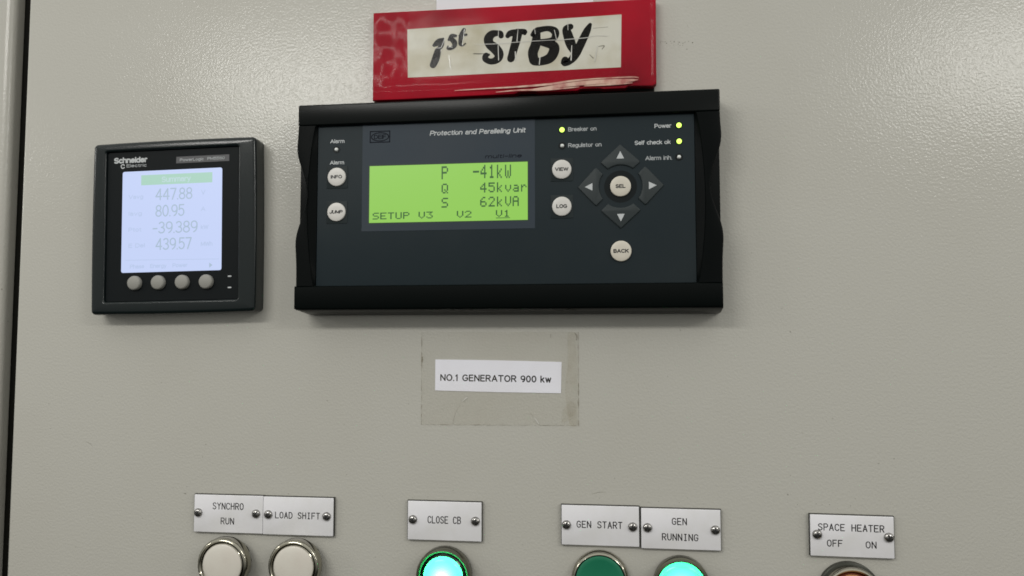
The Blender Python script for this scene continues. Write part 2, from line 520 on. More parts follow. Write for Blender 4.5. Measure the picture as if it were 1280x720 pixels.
# plain upright sans drawn as pen lines; capitals are 7 high, lower case 5 high, each glyph (width, lines)
def arc(cx, cz, rx, rz, a0, a1, n=9):
    return [(cx + rx * math.cos(math.radians(a0 + (a1 - a0) * k / n)), cz + rz * math.sin(math.radians(a0 + (a1 - a0) * k / n))) for k in range(n + 1)]
GL = {
 ' ': (2.4, []), '.': (0.2, [[(0.1, 0), (0.1, 0.12)]]), '-': (2.6, [[(0, 2.9), (2.6, 2.9)]]),
 'A': (5.0, [[(0, 0), (2.5, 7), (5, 0)], [(0.85, 2.3), (4.15, 2.3)]]),
 'B': (4.2, [[(0, 0), (0, 7), (2.2, 7)] + arc(2.2, 5.3, 1.7, 1.7, 90, -90) + [(0, 3.6)], [(2.2, 3.6)] + arc(2.3, 1.8, 1.9, 1.8, 90, -90) + [(0, 0)]]),
 'C': (4.8, [arc(2.6, 3.5, 2.6, 3.5, 45, 315, 16)]),
 'D': (4.8, [[(0, 0), (0, 7), (1.6, 7)] + arc(1.6, 3.5, 3.2, 3.5, 90, -90, 12) + [(0, 0)]]),
 'E': (3.8, [[(3.8, 0), (0, 0), (0, 7), (3.7, 7)], [(0, 3.7), (3.4, 3.7)]]),
 'F': (3.6, [[(0, 0), (0, 7), (3.6, 7)], [(0, 3.6), (3.2, 3.6)]]),
 'G': (5.2, [arc(2.7, 3.5, 2.7, 3.5, 48, 340, 16) + [(5.24, 3.3), (3.0, 3.3)]]),
 'I': (0.2, [[(0.1, 0), (0.1, 7)]]),
 'J': (3.2, [[(3.2, 7), (3.2, 1.6)] + arc(1.6, 1.6, 1.6, 1.6, 0, -180)]),
 'K': (4.4, [[(0, 0), (0, 7)], [(4.2, 7), (0, 2.9)], [(1.5, 4.3), (4.4, 0)]]),
 'L': (3.6, [[(0, 7), (0, 0), (3.6, 0)]]),
 'M': (5.4, [[(0, 0), (0, 7), (2.7, 0.8), (5.4, 7), (5.4, 0)]]),
 'N': (4.6, [[(0, 0), (0, 7), (4.6, 0), (4.6, 7)]]),
 'O': (5.4, [arc(2.7, 3.5, 2.7, 3.5, 90, 450, 20)]),
 'P': (4.2, [[(0, 0), (0, 7), (2.3, 7)] + arc(2.3, 5.1, 1.9, 1.9, 90, -90) + [(0, 3.2)]]),
 'R': (4.5, [[(0, 0), (0, 7), (2.4, 7)] + arc(2.4, 5.2, 1.8, 1.8, 90, -90) + [(0, 3.4)], [(2.3, 3.4), (4.4, 0)]]),
 'S': (4.2, [arc(2.1, 5.2, 1.95, 1.75, 30, 270, 10) + arc(2.1, 1.75, 2.1, 1.75, 90, -150, 10)[1:]]),
 'T': (4.6, [[(2.3, 0), (2.3, 7)], [(0, 7), (4.6, 7)]]),
 'U': (4.6, [[(0, 7), (0, 2.3)] + arc(2.3, 2.3, 2.3, 2.3, 180, 360) + [(4.6, 7)]]),
 'V': (4.8, [[(0, 7), (2.4, 0), (4.8, 7)]]),
 'W': (6.8, [[(0, 7), (1.7, 0), (3.4, 6.6), (5.1, 0), (6.8, 7)]]),
 'a': (3.3, [arc(1.6, 3.5, 1.5, 1.5, 160, 0, 6) + [(3.1, 0)], arc(1.5, 1.5, 1.5, 1.5, 0, 360, 12)]),
 'c': (3.2, [arc(1.8, 2.5, 1.8, 2.5, 48, 312, 12)]),
 'd': (3.5, [arc(1.7, 2.5, 1.7, 2.5, 0, 360, 14), [(3.4, 0), (3.4, 7.2)]]),
 'e': (3.5, [[(0.05, 2.7), (3.5, 2.7)] + arc(1.75, 2.5, 1.75, 2.5, 5, 320, 14)]),
 'f': (2.0, [[(0.7, 0), (0.7, 5.9)] + arc(1.8, 5.9, 1.1, 1.2, 180, 80, 5), [(0, 4.9), (1.9, 4.9)]]),
 'g': (3.5, [arc(1.7, 2.5, 1.7, 2.5, 0, 360, 14), [(3.4, 5), (3.4, -0.6)] + arc(1.8, -0.6, 1.6, 1.4, 0, -150, 6)]),
 'h': (3.3, [[(0, 0), (0, 7.2)], [(0, 3.3)] + arc(1.65, 3.3, 1.65, 1.7, 180, 0, 8) + [(3.3, 0)]]),
 'i': (0.2, [[(0.1, 0), (0.1, 5)], [(0.1, 6.8), (0.1, 6.95)]]),
 'k': (3.2, [[(0, 0), (0, 7.2)], [(3.0, 5), (0, 2.1)], [(1.1, 3.1), (3.2, 0)]]),
 'l': (0.2, [[(0.1, 0), (0.1, 7.2)]]),
 'm': (5.4, [[(0, 0), (0, 5)], [(0, 3.5)] + arc(1.35, 3.5, 1.35, 1.5, 180, 0, 6) + [(2.7, 0)], [(2.7, 3.5)] + arc(4.05, 3.5, 1.35, 1.5, 180, 0, 6) + [(5.4, 0)]]),
 'n': (3.3, [[(0, 0), (0, 5)], [(0, 3.3)] + arc(1.65, 3.3, 1.65, 1.7, 180, 0, 8) + [(3.3, 0)]]),
 'o': (3.6, [arc(1.8, 2.5, 1.8, 2.5, 90, 450, 16)]),
 'r': (1.9, [[(0, 0), (0, 5)], [(0, 3.2)] + arc(1.7, 3.2, 1.7, 1.7, 180, 85, 5)]),
 's': (2.9, [arc(1.45, 3.75, 1.35, 1.25, 30, 270, 8) + arc(1.45, 1.25, 1.45, 1.25, 90, -150, 8)[1:]]),
 't': (1.9, [[(0.7, 6.4), (0.7, 1.2)] + arc(1.7, 1.2, 1.0, 1.2, 180, 280, 5), [(0, 4.9), (1.8, 4.9)]]),
 'u': (3.3, [[(0, 5), (0, 1.7)] + arc(1.65, 1.7, 1.65, 1.7, 180, 360, 8), [(3.3, 5), (3.3, 0)]]),
 'v': (3.2, [[(0, 5), (1.6, 0), (3.2, 5)]]),
 'w': (5.0, [[(0, 5), (1.25, 0), (2.5, 4.7), (3.75, 0), (5, 5)]]),
 'y': (3.2, [[(0, 5), (1.6, 0.2)], [(3.2, 5), (1.4, -1.2), (0.4, -1.9)]]),
 '0': (3.9, [arc(1.95, 3.5, 1.95, 3.5, 90, 450, 18)]),
 '1': (2.4, [[(0.3, 5.6), (1.6, 7), (1.6, 0)]]),
 '3': (3.8, [arc(1.8, 5.3, 1.7, 1.7, 150, -90, 9) + arc(1.8, 1.8, 2.0, 1.8, 90, -150, 10)[1:]]),
 '4': (4.2, [[(3.2, 0), (3.2, 7), (0, 2.0), (4.2, 2.0)]]),
 '5': (3.8, [[(3.6, 7), (0.6, 7), (0.3, 3.8)] + arc(1.8, 2.3, 2.0, 2.3, 125, -150, 10)]),
 '6': (3.9, [arc(2.6, 3.2, 2.6, 3.8, 80, 180, 6) + arc(1.95, 2.2, 1.95, 2.2, 170, 530, 14)]),
 '7': (3.8, [[(0, 7), (3.8, 7), (1.3, 0)]]),
 '8': (3.9, [arc(1.95, 5.3, 1.7, 1.7, -90, 270, 14), arc(1.95, 1.8, 1.95, 1.8, 90, 450, 14)]),
 '9': (3.9, [arc(1.95, 4.8, 1.95, 2.2, 0, 360, 14), [(3.9, 4.8)] + arc(1.3, 3.8, 2.6, 3.8, 10, -80, 6)]),
}

def lettering(text, x0, x1, zc, cap, h, pen=0.09, shear=0.0, rot=0.0, gap=1.25):
    """a line of print fitted to x0..x1, capitals `cap` high centred on zc; pen = half stroke width / cap height"""
    adv, lines = 0.0, []
    for ch in text:
        w, ls = GL[ch]
        for pl in ls:
            lines.append([(adv + px, pz) for px, pz in pl])
        adv += w + (gap if ch != ' ' else gap * 0.6)
    adv -= gap
    pen_mm = pen * cap
    sx, sz = (x1 - x0 - 2 * pen_mm) / adv, (cap - 2 * pen_mm) / 7.0
    ca, sa = math.cos(rot), math.sin(rot)
    xc = (x0 + x1) / 2
    out = []
    for pl in lines:
        o = []
        for px, pz in pl:
            a = x0 + pen_mm + px * sx + shear * (pz - 3.5) * sz - xc
            b = (pz - 3.5) * sz
            o.append((xc + a * ca - b * sa, zc + a * sa + b * ca, pen_mm))
        out.append(o)
    return strokes(out, h, smooth=False, step=0.0012)

# single-line engraving alphabet on a 4 x 6 grid
ENG = {
 'A': [[(0, 0), (2, 6), (4, 0)], [(0.7, 2), (3.3, 2)]],
 'B': [[(0, 0), (0, 6), (2.8, 6), (3.6, 5.2), (3.6, 4), (2.8, 3.2), (0, 3.2)], [(2.8, 3.2), (4, 2.4), (4, 0.8), (3, 0), (0, 0)]],
 'C': [[(4, 4.8), (3.2, 5.8), (2, 6), (0.8, 5.6), (0, 4.4), (0, 1.6), (0.8, 0.4), (2, 0), (3.2, 0.2), (4, 1.2)]],
 'D': [[(0, 0), (0, 6), (2.4, 6), (3.6, 5), (4, 4), (4, 2), (3.6, 1), (2.4, 0), (0, 0)]],
 'E': [[(4, 0), (0, 0), (0, 6), (4, 6)], [(0, 3.1), (3.2, 3.1)]],
 'F': [[(0, 0), (0, 6), (4, 6)], [(0, 3.1), (3.2, 3.1)]],
 'G': [[(4, 4.8), (3.2, 5.8), (2, 6), (0.8, 5.6), (0, 4.4), (0, 1.6), (0.8, 0.4), (2, 0), (3.2, 0.3), (4, 1.2), (4, 2.8), (2.2, 2.8)]],
 'H': [[(0, 0), (0, 6)], [(4, 0), (4, 6)], [(0, 3.1), (4, 3.1)]],
 'I': [[(2, 0), (2, 6)], [(0.9, 6), (3.1, 6)], [(0.9, 0), (3.1, 0)]],
 'L': [[(0, 6), (0, 0), (4, 0)]],
 'N': [[(0, 0), (0, 6), (4, 0), (4, 6)]],
 'O': [[(2, 0), (0.7, 0.5), (0, 1.7), (0, 4.3), (0.7, 5.5), (2, 6), (3.3, 5.5), (4, 4.3), (4, 1.7), (3.3, 0.5), (2, 0)]],
 'P': [[(0, 0), (0, 6), (2.8, 6), (4, 5.1), (4, 3.8), (2.8, 2.9), (0, 2.9)]],
 'R': [[(0, 0), (0, 6), (2.8, 6), (4, 5.1), (4, 3.8), (2.8, 2.9), (0, 2.9)], [(2, 2.9), (4, 0)]],
 'S': [[(4, 5), (3.2, 5.8), (2, 6), (0.8, 5.7), (0.1, 4.8), (0.6, 3.7), (2, 3.1), (3.4, 2.5), (4, 1.4), (3.3, 0.4), (2, 0), (0.8, 0.2), (0, 1)]],
 'T': [[(2, 0), (2, 6)], [(0, 6), (4, 6)]],
 'U': [[(0, 6), (0, 1.6), (0.8, 0.4), (2, 0), (3.2, 0.4), (4, 1.6), (4, 6)]],
 'Y': [[(0, 6), (2, 3.2), (4, 6)], [(2, 3.2), (2, 0)]],
}

def engraving(text, x0, x1, zc, cap, h, pen=0.25):
    n = len(text)
    pitch = (x1 - x0) / (n - 1 + 0.66)        # a letter fills two thirds of its pitch
    w = pitch * 0.66
    lines = []
    for i, ch in enumerate(text):
        for pl in ENG.get(ch, []):
            lines.append([(x0 + i * pitch + px / 4 * w, zc - cap / 2 + pz / 6 * cap, pen) for px, pz in pl])
    return strokes(lines, h, smooth=False, step=0.002)

# dot-matrix alphabet, five columns by seven rows
DOT = {
 'P': '11110 10001 10001 11110 10000 10000 10000', '-': '00000 00000 00000 11111 00000 00000 00000',
 '4': '00010 00110 01010 10010 11111 00010 00010', '1': '00100 01100 00100 00100 00100 00100 01110',
 'k': '10000 10000 10010 10100 11000 10100 10010', 'W': '10001 10001 10001 10101 10101 10101 01010',
 'Q': '01110 10001 10001 10001 10101 10010 01101', '5': '11111 10000 11110 00001 00001 10001 01110',
 'v': '00000 00000 10001 10001 10001 01010 00100', 'a': '00000 00000 01110 00001 01111 10001 01111',
 'r': '00000 00000 10110 11001 10000 10000 10000', 'S': '01111 10000 10000 01110 00001 00001 11110',
 '6': '00110 01000 10000 11110 10001 10001 01110', '2': '01110 10001 00001 00010 00100 01000 11111',
 'V': '10001 10001 10001 10001 10001 01010 00100', 'A': '01110 10001 10001 11111 10001 10001 10001',
 'E': '11111 10000 10000 11110 10000 10000 11111', 'T': '11111 00100 00100 00100 00100 00100 00100',
 'U': '10001 10001 10001 10001 10001 10001 01110', '3': '11111 00010 00100 00010 00001 10001 01110',
}

def dots(bm, ch, x0, z0, x1, z1, h):
    rows = DOT[ch].split()
    cw, chh = (x1 - x0) / 5, (z1 - z0) / 7
    g = -0.03
    for r, row in enumerate(rows):
        for c, bit in enumerate(row):
            if bit == '1':
                xa, xb = x0 + c * cw + g, x0 + (c + 1) * cw - g
                za, zb = z1 - (r + 1) * chh + g, z1 - r * chh - g
                bm.faces.new([bm.verts.new((x, h, z)) for x, z in ((xa, za), (xb, za), (xb, zb), (xa, zb))])


# ------------------------------------------------------------------ the switchboard: door and the post beside it
def sheet(name, outline, h0, h1, bev, material, parent=None, steps=4):
    return part(name, slab(outline, h0, h1, bev, steps=steps), material, parent)

door = thing('switchboard_panel', (0, 0, -230), 'large grey beige switchboard door with orange peel paint carrying all the instruments', 'switchboard')
part('door_leaf', slab(rrect(-297.4, 420, -230, 240), -22, 0, 1.6, steps=5), PAINT, door)
part('gap_shade_strip', slab(rrect(-323.0, -299.0, -230, 240), -58, -24.0, 2.0), M_GAP_SHADE, door)  # added black strip, paints the deep shade of the door gap

post = thing('cabinet_post', (-340, -14, -230), 'narrow grey beige rounded cabinet post left of the dark door gap', 'cabinet post')
bm = bmesh.new()
prof = [(-430, -60), (-430, -14), (-325.2, -14)]
for k in range(1, 12):
    a = math.radians(90 * k / 11)
    prof.append((-325.2 + 5.2 * math.sin(a), -19.2 + 5.2 * math.cos(a)))
prof.append((-320.0, -60))
lo = [bm.verts.new((x, h, -230)) for x, h in prof]
hi = [bm.verts.new((x, h, 240)) for x, h in prof]
for i in range(len(prof)):
    j = (i + 1) % len(prof)
    bm.faces.new((lo[i], lo[j], hi[j], hi[i]))
bm.faces.new(lo)
bm.faces.new(list(reversed(hi)))
part('post_skin', bm, PAINT, post, smooth=30)

# dirt nobody could count: flecks round the sign and the nameplates, a few hairline scratches and a greasy smear
random.seed(21)
bm = bmesh.new()
def fleck(x, z, r):
    a0 = random.uniform(0, 6.28)
    bm.faces.new([bm.verts.new((x + r * random.uniform(0.6, 1.2) * math.cos(a0 + 1.05 * k), 0.03, z + r * random.uniform(0.6, 1.2) * math.sin(a0 + 1.05 * k))) for k in range(6)])
for k in range(26):
    fleck(random.gauss(93, 6), 128 - abs(random.gauss(0, 2.2)), random.uniform(0.10, 0.32))
for k in range(70):
    fleck(random.uniform(-290, 260), random.uniform(-158, 165), random.uniform(0.08, 0.24))
for cx in (-158, -117, -34, 50, 92, 178):
    for k in range(7):
        fleck(cx + random.gauss(0, 17), -124.0 + abs(random.gauss(0, 2.5)), random.uniform(0.08, 0.22))
for x0, z0, x1, z1, r in ((46, -119.5, 54, -118.2, 0.08), (-250, -96, -245, -99, 0.06), (-205, 118, -201, 120, 0.05)):
    stroke(bm, [(x0, z0, r * 0.4), ((x0 + x1) / 2 + 0.3, (z0 + z1) / 2 + 0.4, r), (x1, z1, r * 0.3)], 0.03)
part('surface_dirt', bm, M_SPECK, door, smooth=0)['kind'] = 'stuff'

# ------------------------------------------------------------------ protection and paralleling unit
unit = thing('protection_unit', (0, 0, -20), 'wide black protection unit with a lit green display and round buttons under the red sign', 'control unit')
part('rear_body', slab(rrect(-114.7, 114.6, -7.2, 82.8), 0.0, 14.4, 0.3), M_BAR, unit)
part('top_bar', slab(rrect(-115.0, 114.8, 82.6, 94.4, 0.8, 3), 0.0, 18.5, 0.7), M_BAR, unit)

bm = bmesh.new()                               # lower bar with its sloping skirt, the left corner cut off
rows = []
for x, zs, hs in ((-115.5, -19.6, 16.5), (-114.6, -20.2, 16.0), (-112.6, -21.6, 9.5), (-110.2, -22.7, 6.0), (0, -22.7, 6.0), (113.9, -22.7, 6.0), (114.7, -22.4, 6.0)):
    rows.append([bm.verts.new(p) for p in ((x, 0.0, zs), (x, hs, zs), (x, 17.4, -20.3 if zs < -20.3 else zs), (x, 18.2, -19.7 if zs < -19.7 else zs + 0.05),
                                           (x, 18.5, -19.0), (x, 18.5, -7.6), (x, 17.9, -7.05), (x, 0.0, -7.05))])
for a, b in zip(rows, rows[1:]):
    for i in range(8):
        j = (i + 1) % 8
        bm.faces.new((a[i], a[j], b[j], b[i]))
bm.faces.new(rows[0])
bm.faces.new(list(reversed(rows[-1])))
part('bottom_bar', bm, M_BAR, unit)

def side_grip(sgn, xi, xo):
    bm = bmesh.new()
    z0, z1 = -6.95, 82.5
    rows = []
    n = 40
    for k in range(n + 1):
        t = k / n
        z = z0 + (z1 - z0) * t
        c = (z - 44.0) / 29.0
        dent = 5.2 * math.cos(c * math.pi / 2) ** 2 if abs(c) < 1 else 0.0
        bulge = 0.9 * math.exp(-((z - 66) / 9) ** 2) + 0.9 * math.exp(-((z - 20) / 12) ** 2)
        arc = 0.4 + 4.2 * math.sin(math.pi * min(1, max(0, t))) ** 0.8
        out = xo + sgn * (bulge - dent)
        a = xi + sgn * arc
        pr = [(xi, 14.4), (xi, 16.3), (xi + sgn * arc * 0.5, 16.9), (a, 17.6), (a + sgn * 0.35, 18.2), (out - sgn * 1.0, 18.5), (out - sgn * 0.35, 18.3), (out, 17.7), (out, 14.4)]
        rows.append([bm.verts.new((x, h, z)) for x, h in pr])
    m_ = len(rows[0])
    for a, b in zip(rows, rows[1:]):
        for i in range(m_):
            j = (i + 1) % m_
            bm.faces.new((a[i], a[j], b[j], b[i]))
    bm.faces.new(rows[0])
    bm.faces.new(list(reversed(rows[-1])))
    part('side_grip', bm, M_GRIP, unit, smooth=28)

side_grip(-1, -104.3, -114.9)
side_grip(1, 101.9, 114.7)

HP = 16.0                                      # face of the membrane
plate = part('front_plate', slab(rrect(-104.15, 101.75, -6.95, 82.5), 14.45, HP, 0.25), M_PLATE, unit)
win = part('display_window', slab(rrect(-78.5, 17.5, 23.0, 82.45), HP + 0.002, HP + 0.10, 0.05, steps=1), M_WINDOW, unit)
rim = part('display_rim', slab(rrect(-74.75, 14.1, 27.1, 59.75), HP + 0.102, HP + 0.13), M_LCD_RIM, unit)
lcd = part('display_screen', slab(rrect(-74.2, 13.55, 27.65, 59.2), HP + 0.132, HP + 0.16), M_LCD, unit)
bm = bmesh.new()
for ch, x0, z0, x1, z1 in (
        ('P', -33.67, 50.83, -30.07, 57.99), ('-', -16.29, 50.81, -12.93, 58.15), ('4', -12.15, 50.79, -8.8, 58.12), ('1', -7.67, 50.75, -4.33, 58.12), ('k', -3.15, 50.63, 0.17, 57.99), ('W', 1.26, 50.52, 4.53, 57.86),
        ('Q', -33.62, 42.98, -30.03, 48.38), ('4', -12.3, 42.98, -8.78, 48.38), ('5', -7.74, 42.98, -4.32, 48.38), ('k', -3.15, 42.98, 0.26, 48.38), ('v', 1.35, 42.98, 4.61, 48.38), ('a', 5.49, 42.98, 8.74, 48.38), ('r', 10.0, 42.98, 12.95, 48.38),
        ('S', -33.58, 35.2, -30.0, 40.6), ('6', -12.29, 35.2, -8.77, 40.6), ('2', -7.73, 35.2, -4.31, 40.6), ('k', -3.14, 35.2, 0.26, 40.6), ('V', 1.35, 35.2, 4.61, 40.6), ('A', 5.39, 35.2, 8.73, 40.6)):
    dots(bm, ch, x0, z0, x1, z1, HP + 0.18)
for word, x0, x1 in (('SETUP', -72.2, -51.49), ('V3', -46.37, -38.45), ('V2', -25.12, -17.09), ('V1', -3.7, 3.96)):
    pitch = (x1 - x0) / (len(word) - 0.18)
    for i, ch in enumerate(word):
        dots(bm, ch, x0 + i * pitch, 29.5, x0 + i * pitch + pitch * 0.82, 33.2, HP + 0.18)
bm.faces.new([bm.verts.new((x, HP + 0.18, z)) for x, z in ((-3.7, 28.75), (3.96, 28.75), (3.96, 29.15), (-3.7, 29.15))])
part('readout', bm, M_LCD_DOT, lcd, smooth=0)

def legend(text, x0, x1, zc, cap, host=plate, h=HP + 0.02, m_=M_PRINT, **k):
    return part('legend', lettering(text, x0, x1, zc, cap, h, **k), m_, host, smooth=0)

legend('Alarm', -97.1, -88.9, 73.9, 2.2)
legend('Alarm', -97.15, -88.95, 61.9, 2.2)
legend('Breaker on', 35.4, 50.6, 76.1, 2.3, m_=M_PRINT_DIM)
legend('Regulator on', 35.4, 53.2, 67.4, 2.3, m_=M_PRINT_DIM)
legend('Power', 81.1, 89.9, 76.3, 2.3)
legend('Self check ok', 70.6, 89.4, 67.6, 2.3)
legend('Alarm inh.', 76.1, 90.0, 59.2, 2.3, m_=M_PRINT_DIM)
legend('Protection and Paralleling Unit', -40.2, 12.6, 76.55, 2.75, host=win, h=HP + 0.12, shear=0.22)
legend('multi-line', -9.5, 10.5, 62.7, 2.2, host=win, h=HP + 0.12, shear=0.25, m_=M_PRINT_DARK)

bm = bmesh.new()                               # maker's mark: an oval in a box
for pl in ([(-74.1, 72.5), (-63.0, 72.5)], [(-63.0, 72.5), (-63.0, 78.6)], [(-63.0, 78.6), (-74.1, 78.6)], [(-74.1, 78.6), (-74.1, 72.5)]):
    stroke(bm, [(x, z, 0.3) for x, z in pl], HP + 0.12, smooth=False)
stroke(bm, [(-68.5 + 4.9 * math.cos(a), 75.5 + 2.3 * math.sin(a), 0.28) for a in [2 * math.pi * k / 28 for k in range(29)]], HP + 0.125, smooth=False)
mark = part('maker_mark', bm, M_PRINT_DARK, win, smooth=0)
part('maker_mark_letters', lettering('DEIF', -72.0, -65.1, 75.5, 2.5, HP + 0.125), M_PRINT_DARK, win, smooth=0)

# round buttons: one is built, the others are copies sharing its mesh
def cap_profile(r):
    return [(r, 0.0), (r, 0.75), (r - 0.12, 0.95), (r - 0.4, 1.05), (r * 0.5, 1.12), (0, 1.14)]
btn_me = mesh_of('round_button', lathe(cap_profile(5.15), n=48), M_BUTTON)
btn_warm_me = mesh_of('round_button', lathe(cap_profile(5.45), n=48), M_BUTTON_WARM)
sur_me = mesh_of('button_surround', slab(rrect(-6.1, 6.1, -6.3, 6.3, 0.5, 3), 0.0, 0.22, 0.2, steps=2), M_SURROUND)
for text, x, z, me, w, cap, sh, has in (
        ('INFO', -92.8, 53.6, btn_me, 6.6, 2.0, 0.0, True), ('JUMP', -92.7, 34.0, btn_me, 7.4, 2.0, 0.2, True),
        ('VIEW', 31.95, 54.35, btn_me, 7.2, 2.0, 0.0, True), ('LOG', 31.9, 34.4, btn_me, 5.8, 2.1, 0.0, True),
        ('SEL', 63.0, 44.4, btn_warm_me, 5.3, 2.1, 0.0, False), ('BACK', 62.95, 10.0, btn_warm_me, 8.0, 2.1, 0.0, False)):
    b = put('round_button', me, unit, (x, HP + 0.22, z))
    if has:
        put('button_surround', sur_me, b, (x, HP + 0.01, z - 0.1))
    part('legend', lettering(text, x - w / 2, x + w / 2, z, cap, HP + 1.38, shear=sh, pen=0.115, gap=1.6), M_INK, b, smooth=0)

# four arrow keys round SEL: rounded diamond quadrants with an arc cut for the round button
def arrow_key(ang):
    pts = [(0, 22.6)]
    pts += [(-9.6, 13.8), (-10.3, 12.7), (-6.6, 9.2)]
    for k in range(1, 8):
        a = math.radians(126 - 72 * k / 8)
        pts.append((11.4 * math.cos(a), 11.4 * math.sin(a) + 0.0))
    pts += [(6.6, 9.2), (10.3, 12.7), (9.6, 13.8)]
    ca, sa = math.cos(ang), math.sin(ang)
    turn = lambda p: (63.0 + p[0] * ca - p[1] * sa, 44.5 + p[0] * sa + p[1] * ca)
    k_ = part('arrow_key', slab([turn(p) for p in pts], HP + 0.005, HP + 0.75, 0.55, steps=3), M_KEY, unit, smooth=50)
    tri = [turn(p) for p in ((0, 18.8), (-2.0, 14.8), (2.0, 14.8))]
    bm = bmesh.new()
    prism(bm, tri, HP + 0.752, HP + 0.80)
    part('arrow_mark', bm, M_PRINT, k_, smooth=0)
for q in range(4):
    arrow_key(q * math.pi / 2)
part('key_well', slab(disc_outline(63.0, 44.4, 8.6), HP + 0.003, HP + 0.05), M_LED_CUP, unit)

# indicator lamps
dome = [(1.25, 0.0), (1.2, 0.45), (0.9, 0.85), (0.45, 1.05), (0, 1.1)]
on_me = mesh_of('indicator_lamp', lathe([(r * 1.08, h) for r, h in dome], n=24), M_LED_ON)
off_me = mesh_of('indicator_lamp', lathe([(r * 0.85, h) for r, h in dome], n=24), M_LED_OFF)
cup_me = mesh_of('indicator_cup', lathe([(2.0, 0.0), (2.0, 0.12), (1.2, 0.12), (1.2, 0.0)], n=28), M_LED_CUP)
for x, z, lit in ((32.15, 75.95, True), (93.8, 76.25, True), (93.8, 67.7, True), (32.2, 67.25, False), (93.65, 59.3, False), (-93.4, 69.15, False)):
    l_ = put('indicator_lamp', on_me if lit else off_me, unit, (x, HP + 0.1, z))
    put('indicator_cup', cup_me, l_, (x, HP + 0.01, z))

# ------------------------------------------------------------------ power meter
TURN = math.radians(0.9)                       # it hangs a touch askew
MC = (-191.9, 0, 28.9)
meter = thing('power_meter', MC, 'small square dark panel meter with a white lit screen near the door edge', 'power meter')
def unturn(x, z):
    dx, dz = x - MC[0], z - MC[2]
    return MC[0] + dx * math.cos(TURN) + dz * math.sin(TURN), MC[2] - dx * math.sin(TURN) + dz * math.cos(TURN)

def bowed(x0, x1, z0, z1, r, bow, n=6):
    """a square whose sides bulge slightly"""
    base = rrect(x0, x1, z0, z1, r, n)
    cx, cz, hx, hz = (x0 + x1) / 2, (z0 + z1) / 2, (x1 - x0) / 2, (z1 - z0) / 2
    fine = []
    for i, p in enumerate(base):
        q = base[(i + 1) % len(base)]
        steps = 10 if math.hypot(q[0] - p[0], q[1] - p[1]) > 20 else 1
        for k in range(steps):
            fine.append((p[0] + (q[0] - p[0]) * k / steps, p[1] + (q[1] - p[1]) * k / steps))
    return [(x + bow * (x - cx) / hx * (1 - ((z - cz) / hz) ** 2), z + bow * (z - cz) / hz * (1 - ((x - cx) / hx) ** 2)) for x, z in fine]

outer = bowed(-241.9, -142.6, -20.9, 78.4, 2.2, 0.5)
inner = bowed(-234.4, -152.0, -14.5, 74.2, 1.6, 0.0)
bm = bmesh.new()
loops = [(outer, 0.0), (offset_poly(outer, -0.3), 5.0)]
for k in range(6):
    a = math.pi / 2 * k / 5
    loops.append((offset_poly(outer, 1.9 * (1 - math.cos(a)) - 0.3 * (1 - k / 5)), 10.2 + 1.8 * math.sin(a)))
loops += [(offset_poly(inner, -1.0), 12.2)]
for k in range(1, 8):
    a = math.radians(84 * k / 7)
    loops.append((offset_poly(inner, -0.9 + 1.4 * math.sin(a)), 12.2 - 1.4 * (1 - math.cos(a))))
loops += [(offset_poly(inner, 0.62), 9.8)]
rings = [[bm.verts.new((x, h, z)) for x, z in pts] for pts, h in loops]
for r0, r1 in zip(rings, rings[1:]):
    for i in range(len(r0)):
        j = (i + 1) % len(r0)
        bm.faces.new((r0[i], r0[j], r1[j], r1[i]))
bm.faces.new(list(reversed(rings[0])))
bm.faces.new(rings[-1])
part('housing', bm, M_HOUSING, meter, smooth=35)
HM = 10.4
face = part('face_panel', slab(rrect(-233.7, -152.7, -13.8, 73.5, 1.0), 9.85, HM, 0.1, steps=1), M_FACE, meter)
scr = part('meter_screen', slab(rrect(-224.3, -162.9, 2.75, 61.9, 1.2), HM + 0.005, HM + 0.05), M_SCREEN, meter)

def screen_text(text, x0, z0, x1, z1, m_, h=HM + 0.07, name='readout', host=scr, **k):
    (xc, zc) = unturn((x0 + x1) / 2, (z0 + z1) / 2)
    w = (x1 - x0) / 2
    return part(name, lettering(text, xc - w, xc + w, zc, k.pop('cap', z1 - z0), h, **k), m_, host, smooth=0)

xb, zb = unturn(-191.2, 56.5)
part('title_bar', slab(rrect(xb - 21.9, xb + 21.9, zb - 2.95, zb + 2.95), HM + 0.055, HM + 0.06), M_SCREEN_BAR, scr)
screen_text('Summary', -200.5, 54.8, -182.5, 58.2, M_SCREEN_TITLE, h=HM + 0.075, name='title')
for t_, x0, z0, x1, z1 in (('447.88', -204.05, 44.3, -181.18, 51.3), ('80.95', -203.75, 34.6, -185.77, 41.6), ('-39.389', -205.2, 24.9, -177.48, 31.9), ('439.57', -203.15, 15.3, -180.83, 22.3)):
    screen_text(t_, x0, z0, x1, z1, M_SCREEN_INK, pen=0.055)
for t_, x0, z0, x1, z1 in (('V', -175.9, 46.8, -173.3, 49.6), ('A', -175.85, 37.3, -173.0, 39.9), ('kW', -175.57, 26.8, -170.91, 29.4), ('MWh', -175.31, 17.1, -168.24, 19.7),
                           ('Vavg', -220.7, 45.3, -211.5, 47.8), ('Iavg', -220.4, 35.5, -212.0, 38.0), ('Ptot', -220.1, 26.1, -212.0, 28.6), ('E Del', -219.8, 16.8, -209.6, 19.3)):
    screen_text(t_, x0, z0, x1, z1, M_SCREEN_DIM, name='caption')
bm = bmesh.new()
p0, p1 = unturn(-221.5, 9.6), unturn(-164.2, 9.6)
stroke(bm, [(p0[0], p0[1], 0.16), (p1[0], p1[1], 0.16)], HM + 0.07, smooth=False)
part('menu_line', bm, M_SCREEN_DIM, scr, smooth=0)
xa, za = unturn(-169.1, 6.1)
